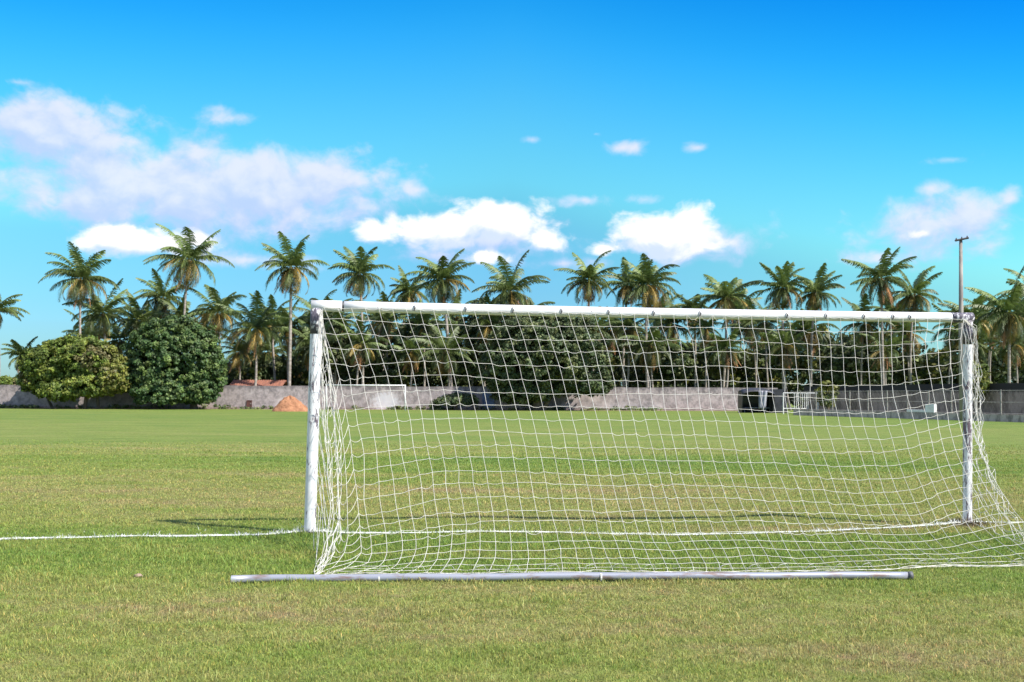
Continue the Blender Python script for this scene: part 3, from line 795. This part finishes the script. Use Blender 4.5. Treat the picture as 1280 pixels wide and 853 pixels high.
# steel pipe lying on the turf
pl = ground(288, 729.0); pr = ground(1140, 725.5)
pz = .031
def pipe():
    e = empty('steel_pipe', ((pl[0]+pr[0])/2, (pl[1]+pr[1])/2, 0), 'long pale metal pipe lying on the grass along the foot of the net', 'pipe')
    a = np.array([pl[0], pl[1]+.03, float(gh(pl[0], pl[1]))+pz]); b_ = np.array([pr[0], pr[1]+.03, pz+float(gh(pr[0], pr[1]))])
    pts = [a+(b_-a)*k/30+np.array([0, .012*math.sin(k*.5), .008*math.sin(math.pi*k/30)+.002*math.sin(k)]) for k in range(31)]
    # hollow tube: outer wall, inner wall and end rings
    n = 20; o_ = MB(); o_.tube(pts, .031, n, False); nb = len(o_.v); o_.tube(pts, .026, n, False)
    for q_ in (0, 30):
        for k in range(n):
            k2 = (k+1) % n; f_ = (q_*n+k, q_*n+k2, nb+q_*n+k2, nb+q_*n+k); o_.f.append(f_)
    o_.build('pipe_wall', m_pipe, e, True)
    dr = (b_-a)/np.linalg.norm(b_-a)
    MB().tube([b_-dr*.02, b_+dr*.012], .0335, 16).build('end_cap', m_hook, e, True)
    for s_ in (1.15, 2.9, 4.4):       # cord ties round the pipe
        q_ = a+dr*s_; MB().tube([q_-dr*.006, q_+dr*.006], .0345, 14).build('cord_tie', m_rope, e)
pipe()

# pale stone in the grass
def stone():
    c0 = ground(173, 721.5); V = []; N = 14; M = 10; r0 = random.Random(2)
    for i in range(M+1):
        th = math.pi*i/M
        for k in range(N):
            a = 2*math.pi*k/N; r = 1+.14*math.sin(3*a+i)+.08*r0.uniform(-1, 1)
            V.append((c0[0]++.034*r*math.sin(th)*math.cos(a), c0[1]+.03*r*math.sin(th)*math.sin(a), .010+.016*math.cos(th)*r))
    T = [(i*N+k, (i+1)*N+k, (i+1)*N+(k+1) % N, i*N+(k+1) % N) for i in range(M) for k in range(N)]
    tag(link('stone', np_mesh('stone', V, np.array(T), 4), None, m_stone, True), 'small pinkish stone lying in the grass left of the pipe', 'stone')
stone()

# ------------------------------------------------------------------ broadleaf trees
def leaves(centres, per, spread, size, cols, rg, outward=None, droop=.3):
    """leaf clumps round the given centres; cols (n,3) colour of each clump"""
    n = len(centres)*per; ci = np.repeat(np.arange(len(centres)), per)
    d = rg.normal(0, 1, (n, 3)); d /= np.linalg.norm(d, axis=1)[:, None]
    rad = rg.random(n)**.5*spread
    P = centres[ci]+d*rad[:, None]*np.array([1, 1, .75])
    nrm = d*.55+rg.normal(0, .6, (n, 3)); nrm[:, 2] += .35
    if outward is not None: nrm += outward[ci]*.5
    nrm /= np.linalg.norm(nrm, axis=1)[:, None]
    t1 = np.cross(nrm, rg.normal(0, 1, (n, 3))); t1[:, 2] -= droop; t1 /= np.linalg.norm(t1, axis=1)[:, None]
    t2 = np.cross(nrm, t1)
    L_ = size*rg.uniform(.6, 1.3, n)[:, None]; W_ = L_*.38
    V = np.stack([P-t1*L_*.5, P+t2*W_, P+t1*L_*.5, P-t2*W_], 1).reshape(-1, 3)
    T = np.arange(n*4).reshape(n, 4)
    c = cols[ci]*rg.uniform(.72, 1.3, n)[:, None]*rg.normal(1, .05, (n, 3))
    return V, T, np.repeat(c, 4, 0)
def lobed_tree(name, lobes, trunk, label, cat, seed, nclump, per, spread, size, colf, group=None):
    """lobes: (centre, radii); the crown is clumps on and inside the lobes"""
    rg = np.random.default_rng(seed); cen = []; outw = []
    vols = np.array([r[0]*r[1]*r[2] for _, r in lobes])**.67; pr_ = vols/vols.sum()
    while len(cen) < nclump:
        k = rg.choice(len(lobes), p=pr_); c0, r = lobes[k]
        d = rg.normal(0, 1, 3); d /= np.linalg.norm(d)
        rad = 1-abs(rg.normal(0, .16)) if rg.random() < .8 else rg.random()**.5
        rad *= 1+.13*math.sin(d[0]*7+k)*math.sin(d[2]*6+d[1]*5)+.07*math.sin(d[0]*17+k*3)*math.sin(d[2]*15)
        q = np.array(c0)+d*rad*np.array(r)
        if q[2] < .7: continue
        inside = False
        for kk, (c1, r1) in enumerate(lobes):
            if kk != k and np.sum(((q-np.array(c1))/np.array(r1))**2) < .45: inside = True
        if inside and rg.random() < .8: continue
        cen.append(q); outw.append(d)
    cen = np.array(cen); outw = np.array(outw)
    cols = np.array([colf(q, rg) for q in cen])
    V, T, C = leaves(cen, per, spread, size, cols, rg, outw)
    e = empty(name, (trunk[0][0][0][0], trunk[0][0][0][1], 0), label, cat, group)
    link('crown', np_mesh('crown', V, T, 4, C), e, m_leaf)
    tb = MB()
    for pts, rr in trunk: tb.tube(pts, rr, 8)
    # limbs reaching to the lobes
    top = np.array(trunk[0][0][-1])
    for c0, r in lobes:
        c0 = np.array(c0, float); midp = (top+c0)/2+np.array([0, 0, .4])
        tb.tube([top-np.array([0, 0, .3]), midp, c0], [.16, .10, .04], 6)
    tb.build('trunk', m_bark, e, True)
    return e
def mango_col(q, rg):
    b_ = rg.uniform(.75, 1.25)
    return np.array([.066, .115, .034])*b_ if rg.random() < .65 else np.array([.125, .180, .048])*b_
def sc(px, py, D): return at(px, py, D)
D = 114.6; u = D/F
def lobe(px, py, rx, ry, dy=None, D=D, off=0):
    c = at(px, py, D+off); s_ = D/F; return (tuple(c), (rx*s_, (dy or rx)*s_*.66, ry*s_))
b0 = ground(214, 513.0)
lobed_tree('mango_tree', [lobe(216, 452, 62, 50), lobe(180, 468, 32, 32), lobe(254, 466, 30, 36), lobe(215, 425, 48, 28), lobe(200, 490, 34, 20, off=-2), lobe(245, 492, 26, 15, off=-1)],
    [([(b0[0], D, -.2), (b0[0]+.1, D, 1.2), (b0[0], D, 2.6)], [.42, .34, .28])],
    'round dense dark green tree standing right of the yellowish spreading tree', 'tree', 21, 1700, 60, .40, .27, mango_col)
def almond_col(q, rg):
    px = 640+q[0]/q[1]*F; py = 495-(q[2]-EYE)/q[1]*F; v_ = rg.uniform(.75, 1.3)
    brown = .8*math.exp(-(((px-115)/20)**2+((py-447)/14)**2)**1.5) + .45*math.exp(-(((px-130)/18)**2+((py-470)/9)**2)) + .15*(px < 35)
    if rg.random() < brown*.9: return np.array([.155, .140, .052])*v_
    if px > 130: return np.array([.17, .18, .035])*v_
    return (np.array([.12, .165, .028]) if rg.random() < .65 else np.array([.19, .225, .038]))*v_
b0 = ground(73, 512.5); b1 = ground(93, 512.5)
lobed_tree('almond_tree', [lobe(74, 456, 44, 26), lobe(62, 474, 34, 20), lobe(112, 452, 40, 28, off=-1), lobe(140, 472, 24, 20, off=-2), lobe(96, 440, 36, 20), lobe(44, 474, 20, 16), lobe(80, 488, 30, 12, off=-2), lobe(112, 482, 34, 13, off=-2), lobe(128, 452, 26, 20, off=-2)],
    [([(b0[0], D-1, -.2), (b0[0]+.1, D-1, 1.3), (b0[0]-.3, D-1, 2.4)], [.24, .18, .14]), ([(b1[0], D-1, -.2), (b1[0]-.1, D-1, 1.6), (b1[0]+.4, D-1, 3.0)], [.18, .14, .10]),
     ([(b0[0]-3.6, D, -.1), (b0[0]-4.4, D, 1.4), (b0[0]-5.2, D, 3.2)], [.16, .12, .08])],
    'low spreading tree with yellow green and brown leaves at far left', 'tree', 22, 1350, 56, .44, .28, almond_col)
b0 = ground(675, 515.0)
def dark_col(q, rg):
    v_ = rg.uniform(.7, 1.3); return (np.array([.070, .098, .038]) if rg.random() < .6 else np.array([.140, .165, .060]))*v_
lobed_tree('mango_tree', [lobe(682, 440, 76, 50), lobe(640, 462, 42, 32), lobe(725, 462, 38, 30), lobe(690, 415, 56, 26), lobe(655, 490, 40, 14), lobe(735, 480, 30, 14)],
    [([(b0[0], D, -.2), (b0[0]-.1, D, 1.3), (b0[0], D, 2.6)], [.55, .42, .34]), ([(b0[0]+.6, D, -.2), (b0[0]+1.2, D, 1.5), (b0[0]+2, D, 2.9)], [.28, .22, .16])],
    'broad dark tree seen through the middle of the net', 'tree', 23, 1800, 56, .45, .27, dark_col)
# bushes by the side wall and dark dense trees between the palms
def bush(px, py, rx, ry, D, label, seed, colf, name='shrub', ncl=160, grp=None, zb=0):
    c = at(px, py, D); s_ = D/F
    rgx = random.Random(seed); lob = []
    for k in range(4):
        lob.append(((c[0]+rgx.uniform(-.5, .5)*rx*s_, D+rgx.uniform(-1, 1), c[2]+rgx.uniform(-.35, .35)*ry*s_), (rx*s_*.62, rx*s_*.6, ry*s_*.66)))
    return lobed_tree(name, lob, [([(c[0], D, -.1), (c[0]+.1, D, max(.6, c[2]*.5)), (c[0], D, max(.9, c[2]-ry*s_*.4))], [.14, .10, .07])], label, 'tree' if name != 'shrub' else 'shrub', seed, ncl, 40, .42, .36, colf, grp)
def yel_col(q, rg): v_ = rg.uniform(.7, 1.3); return (np.array([.17, .18, .03]) if rg.random() < .6 else np.array([.09, .12, .025]))*v_
bush(1034, 490, 10, 18, 92, 'yellowish shrub behind the white barred gate', 31, yel_col, ncl=50)
bush(1220, 480, 13, 28, 78, 'green and yellow shrub just right of the right goalpost', 32, yel_col, ncl=90)
bush(8, 482, 22, 10, 121, 'small green shrub topping the wall at far left edge', 33, almond_col, ncl=60)
bush(570, 503, 26, 9, 115, 'low dark bushes at the foot of the far wall left of the blue door', 36, dark_col, ncl=110)
lab = [(420, 440, 42, 50, 'dark bushy tree behind the wall just right of the left goalpost'), (505, 440, 46, 50, 'dark bushy tree behind the second palm trunk seen through the net'),
       (590, 430, 46, 56, 'dark bushy tree left of the broad tree seen through the net'), (835, 455, 40, 34, 'dark undergrowth tree right of the broad tree seen through the net'),
       (1060, 455, 44, 36, 'dark bushy tree under the palms near the crossbar clips on the right')]
for k, (a, b_, c_, d_, l_) in enumerate(lab):
    bush(a, b_, c_, d_, 131+k, l_, 50+k, dark_col, 'bushy_tree', 420, 'dark bushy trees behind the wall')

# ------------------------------------------------------------------ coconut palms
def crown(seed, nf, L, up=1.0, wind=(-.25, 0), dead=6, hang=1.0, tint=1.0):
    """green and dead fronds of one palm, origin at the top of the trunk"""
    rg = np.random.default_rng(seed); G_ = [[], [], []]; Dd = [[], [], []]
    def frond(store, az_, e0, Lf, bend, base_col, leaflet, nseg=24, nl=44):
        # rachis
        h = np.array([math.cos(az_), math.sin(az_), 0.]); side_ = np.array([-h[1], h[0], 0.])
        pts = [np.zeros(3)]; el_ = e0; stp = Lf/nseg; hd = h.copy()
        for k in range(nseg):
            f = (k+1)/nseg; el_k = e0-bend*f**1.5
            d_ = hd*math.cos(el_k)+np.array([0, 0, math.sin(el_k)]); d_ = d_+np.array([wind[0], wind[1], 0])*f*.55
            d_ /= np.linalg.norm(d_); pts.append(pts[-1]+d_*stp)
        pts = np.array(pts)
        nb = sum(len(x_) for x_ in store[0])
        # rachis as thin ribbon
        wr = .05*(1-np.linspace(0, 1, nseg+1)*.8)
        Vr = np.concatenate([pts-side_*wr[:, None], pts+side_*wr[:, None]+np.array([0, 0, .01])]); n1 = nseg+1
        Tr = np.array([(k, k+1, k+1+n1, k+n1) for k in range(nseg)])
        store[0].append(Vr); store[1].append(Tr+nb); store[2].append(np.tile(base_col*np.array([1.9, 1.6, 1.3]), (len(Vr), 1))); nb += len(Vr)
        s_ = np.linspace(.10, .995, nl); Vl = []; 
        prof = np.sin(np.pi*np.clip(s_*.86+.12, 0, 1))**.55
        for sg in (-1, 1):
            f = s_*nseg; i0 = np.minimum(f.astype(int), nseg-1); fr = (f-i0)[:, None]
            P = pts[i0]*(1-fr)+pts[i0+1]*fr; tg = pts[i0+1]-pts[i0]; tg /= np.linalg.norm(tg, axis=1)[:, None]
            sd = np.tile(side_*sg, (nl, 1))
            dr = sd*.75+tg*(.35+.5*s_[:, None])+rg.normal(0, .10, (nl, 3)); dr[:, 2] -= .30*hang; dr /= np.linalg.norm(dr, axis=1)[:, None]
            ll = (leaflet*prof*rg.uniform(.8, 1.15, nl))[:, None]
            M_ = P+dr*ll*.5; dr2 = dr.copy(); dr2[:, 2] -= .65*hang; dr2[:, 0] += wind[0]*.5; dr2 /= np.linalg.norm(dr2, axis=1)[:, None]
            E_ = M_+dr2*ll*.5; wv = tg*.042+np.array([0, 0, .018])
            Vl.append(np.stack([P-wv*.8, P+wv*.8, M_+wv, M_-wv, M_-wv, M_+wv, E_+wv*.25, E_-wv*.25], 1))
        Vl = np.concatenate(Vl).reshape(-1, 3); nq = len(Vl)//4
        store[0].append(Vl); store[1].append(np.arange(nq*4).reshape(nq, 4)+nb)
        cc = np.tile(base_col, (nq, 1))*rg.uniform(.75, 1.3, (nq, 1)); store[2].append(np.repeat(cc, 4, 0))
    gold = 2.39996
    for k in range(nf):
        f = (k+.5)/nf                       # 0 youngest, upright .. 1 oldest, hanging
        az_ = k*gold+rg.uniform(-.3, .3); e0 = R(80-f**.74*132*up+rg.uniform(-13, 13)); bend = R(44+52*min(1, f*1.3)+rg.uniform(-20, 26))
        Lf = L*rg.uniform(.86, 1.08)*(.70+.30*math.sin(math.pi*min(1, f+.30)))
        young = np.array([.135, .185, .045]); old = np.array([.092, .118, .052]); yel = np.array([.36, .27, .08])
        c0 = young*(1-f)+old*f
        if f > .5 and rg.random() < .42: c0 = yel*rg.uniform(.6, 1.1)
        c0 = c0*rg.uniform(.65, 1.25)*tint
        if rg.random() < .10: Lf *= .7
        frond(G_, az_, e0, Lf, bend, c0, .85*L/4.4)
    for k in range(dead):
        az_ = rg.uniform(0, 2*np.pi); frond(Dd, az_, R(-48-rg.uniform(0, 25)), L*rg.uniform(.55, .8), R(25), np.array([.30, .16, .075])*rg.uniform(.6, 1.3), .55, 14, 26)
    def fin(S): return np.concatenate(S[0]), np.concatenate(S[1]), np.concatenate(S[2])
    return fin(G_), fin(Dd)
def palm(px, py, r, D, label, seed, base_px=None, trunk_r=.15, dead=6, wind=-.25, nf=27, group='coconut palms behind the far wall', tint=1.0, cache=None):
    """px,py: heart of the crown in the photo; r: crown radius in its pixels"""
    c = at(px, py, D); L = r/F*D*1.26
    rg = random.Random(seed); bx = at(base_px if base_px is not None else px+rg.uniform(-8, 8), 500, D)[0]
    e = empty('palm_tree', (bx, D, 0), label, 'palm tree', group); lean = (rg.uniform(-.16, .16), rg.uniform(-.2, .2))
    if cache is not None and cache in PC:
        gm, dm, L0 = PC[cache]; scl = L/L0
    else:
        (gv, gt, gc), (dv, dt, dc) = crown(seed, nf, L, wind=(wind, -.05), dead=dead, tint=tint)
        gm = np_mesh('crown', gv, gt, 4, gc); dm = np_mesh('dead_fronds', dv, dt, 4, dc); gm.materials.append(m_palm); dm.materials.append(m_dead); scl = 1; L0 = L
        if cache is not None: PC[cache] = (gm, dm, L0)
    rot = 0 if scl == 1 else rg.uniform(0, 6.28)
    for nm, me_ in (('crown', gm), ('dead_fronds', dm)):
        o = bpy.data.objects.new(nm, me_); COL.objects.link(o); o.parent = e
        o.location = (c[0]-bx, 0, c[2]); o.scale = (scl,)*3; o.rotation_euler = (lean[0], lean[1], rot)
    m = MB(); bend = rg.uniform(-.4, .4); pts = []; rr = []
    for k in range(12):
        f = k/11; pts.append((bx+(c[0]-bx)*f**1.4+bend*math.sin(math.pi*f), D, -.2+(c[2]+.2)*f)); rr.append(trunk_r*(1.5-.55*min(1, f*6) if f < .17 else .95-.28*f))
    m.tube(pts, rr, 8); m.build('trunk', m_trunk, e, True)
    cb_ = MB()
    for k in range(9):
        a = k*2.4; q = np.array([c[0]+.30*math.cos(a), D+.30*math.sin(a), c[2]-.30-.10*(k % 3)])
        for dz in (0,):
            cb_.tube([q+np.array([0, 0, .13]), q+np.array([0, 0, .09]), q, q-np.array([0, 0, .10]), q-np.array([0, 0, .14])], [.02, .09, .125, .08, .02], 6)
    cb_.build('coconut_cluster', m_coco, e, True)
    return e
PC = {}
PALMS = [
 (-6, 388, 33, 122, 'palm cut off by the left edge of the photo', 1, None),
 (101, 348, 44, 126, 'tall palm leftmost against the sky above the yellowish tree', 2, 104),
 (128, 392, 42, 130, 'shorter yellowish palm right below the leftmost tall palm', 3, 132),
 (172, 400, 36, 134, 'half-hidden palm behind the left shoulder of the round tree', 4, None),
 (204, 372, 36, 136, 'palm tucked behind the left of the tallest palm', 5, None),
 (236, 324, 47, 127, 'tallest palm rising above the round dark green tree', 6, 232),
 (272, 392, 42, 131, 'palm just right of and below the tallest palm', 7, 270),
 (318, 412, 48, 123, 'large low dark palm between the round tree and the slim bare-trunk palm', 8, 316),
 (364, 334, 43, 121, 'tall palm with a long bare pale trunk left of the near goal', 9, 361),
 (340, 398, 32, 134, 'palm half hidden behind the long bare pale trunk', 10, None),
 (387, 424, 34, 130, 'low palm directly behind the left goalpost', 11, None),
 (450, 342, 40, 124, 'tall palm above the left end of the crossbar', 12, 453),
 (510, 364, 32, 133, 'smaller palm peeking up between two tall palms over the bar', 13, None),
 (553, 350, 41, 124, 'tall palm third from the left above the crossbar', 14, 562),
 (639, 364, 46, 126, 'wide low-crowned palm above the broad dark tree', 15, 640),
 (736, 350, 38, 126, 'palm with spread yellow ribs just left of the crossbar middle', 16, 732),
 (785, 356, 34, 133, 'palm overlapped on its right by a fuller palm over the bar middle', 17, None),
 (810, 356, 42, 125, 'full palm standing with a straight pale trunk right of bar middle', 18, 812),
 (908, 372, 40, 126, 'palm standing alone over the bar between two pairs', 19, 902),
 (868, 388, 30, 134, 'small low palm just left of the lone palm over the bar', 20, None),
 (979, 360, 34, 124, 'left palm of the close twin pair over the bar', 21, 980),
 (1019, 366, 36, 126, 'right palm of the close twin pair over the bar', 22, 1014),
 (1102, 348, 45, 120, 'tall wide palm over the right part of the crossbar', 23, 1105),
 (1143, 368, 38, 127, 'palm tucked behind the right of the tall wide palm', 24, 1140),
 (1214, 398, 36, 112, 'palm directly behind the utility pole', 25, None),
 (1262, 392, 50, 100, 'large dark palm at the right edge of the photo', 26, 1262),
 (1296, 372, 44, 104, 'palm cut off by the right edge of the photo', 27, None),
 (28, 444, 26, 128, 'small dark palm above the wall left of the yellowish tree', 28, None),
]
for (px, py, r, D_, l_, sd, bpx) in PALMS:
    palm(px, py, r, D_, l_, 100+sd, bpx, trunk_r=.17 if sd not in (9, 14, 18) else .21, dead=9 if sd in (9, 6, 23, 16) else 6, wind=-.12 if sd % 3 else -.3, nf=(38 if sd in (6, 18, 2, 14, 15) else 33)+(sd*7) % 4)
rp = random.Random(77)
SHORT = {11: 'the left goalpost', 12: 'the palm over the left end of the bar', 13: 'the smaller palm peeking over the bar', 14: 'the third palm over the bar',
 15: 'the wide palm over the broad dark tree', 16: 'the yellow-ribbed palm near bar middle', 18: 'the full straight-trunked palm', 19: 'the lone palm over the bar',
 21: 'the twin palms over the bar', 23: 'the tall wide palm on the right', 25: 'the utility pole', 26: 'the large dark palm at the right edge'}
GPOS = {q[5]: q[0] for q in PALMS}
k = 0
for sd, nm_ in SHORT.items():
    x0 = GPOS[sd]
    for (dx, py, D_, ph) in ((-24, rp.uniform(400, 412), rp.uniform(126, 131), 'half-hidden palm low on the left of '),
                             (4, rp.uniform(428, 440), rp.uniform(122, 126), 'lowest short palm right beneath '),
                             (28, rp.uniform(404, 420), rp.uniform(134, 139), 'half-hidden palm low on the right of '),
                             (14, rp.uniform(388, 398), rp.uniform(143, 150), 'rearmost palm in the gap behind ')):
        if ph.startswith('rear') and sd in (12, 13, 16, 21): continue
        if 600 < x0+dx < 765: py = min(py, 412)
        palm(x0+dx+rp.uniform(-4, 4), py, rp.uniform(30, 40), D_, ph+nm_, 300+k, None, .13, cache=k % 9, tint=.9, dead=9,
             group='half hidden palms behind the net'); k += 1
for k, (px, py, l_) in enumerate(((150, 425, 'low palm showing between the yellowish tree and the round tree'), (186, 408, 'palm crown resting on the left top of the round tree'),
      (252, 418, 'palm crown low at the upper right shoulder of the round tree'), (298, 440, 'short palm squeezed right of the round tree'),
      (228, 398, 'palm crown just above the top of the round tree'), (335, 440, 'short palm left of the foot of the slim bare trunk'),
      (376, 452, 'short palm between the slim bare trunk and the left goalpost'), (110, 420, 'low palm crown above the brown part of the yellowish tree'))):
    palm(px, py, rp.uniform(30, 38), rp.uniform(134, 144), l_, 400+k, None, .14, cache=k % 9, group='half hidden palms left of the goal', dead=8)

# undergrowth: one uncountable mass far behind the wall
def under():
    rg = np.random.default_rng(9); n = 4600
    x = rg.uniform(-62, 78, n); y = rg.uniform(138, 158, n); hh = np.where(x < -21, 5.6, 8.6)+1.3*np.sin(x*.19)+1.0*np.sin(x*.53+1)+.6*np.sin(x*1.3)
    z = rg.random(n)**.7*hh; cen = np.stack([x, y, z], 1)
    cols = np.array([dark_col(q, rg) if rg.random() < .7 else yel_col(q, rg)*.7 for q in cen])
    V, T, C = leaves(cen, 34, .95, .62, cols, rg)
    o = link('undergrowth', np_mesh('undergrowth', V, T, 4, C), None, m_leaf)
    tag(o, 'dense tangled green undergrowth beneath the palms behind the wall', 'undergrowth', kind='stuff')
under()

def weeds():
    rg = np.random.default_rng(15); cen = []
    for _ in range(70):
        x0 = rg.uniform(-58, 16); k_ = rg.integers(2, 9); sz = rg.uniform(.12, .4)
        for q in range(k_): cen.append((x0+rg.normal(0, .5), WALL_Y-.25-abs(rg.normal(0, .25)), rg.uniform(.03, sz)))
    x0 = at(546, 505, WALL_Y)[0]
    for q in range(24): cen.append((x0+rg.normal(0, .35), WALL_Y-.4, rg.uniform(.05, 1.0)))
    cen = np.array(cen); cols = np.array([dark_col(q, rg)*1.4 for q in cen])
    V, T, C = leaves(cen, 16, .22, .20, cols, rg)
    tag(link('weeds', np_mesh('weeds', V, T, 4, C), None, m_leaf), 'weeds growing along the foot of the far wall', 'weeds', kind='stuff')
weeds()
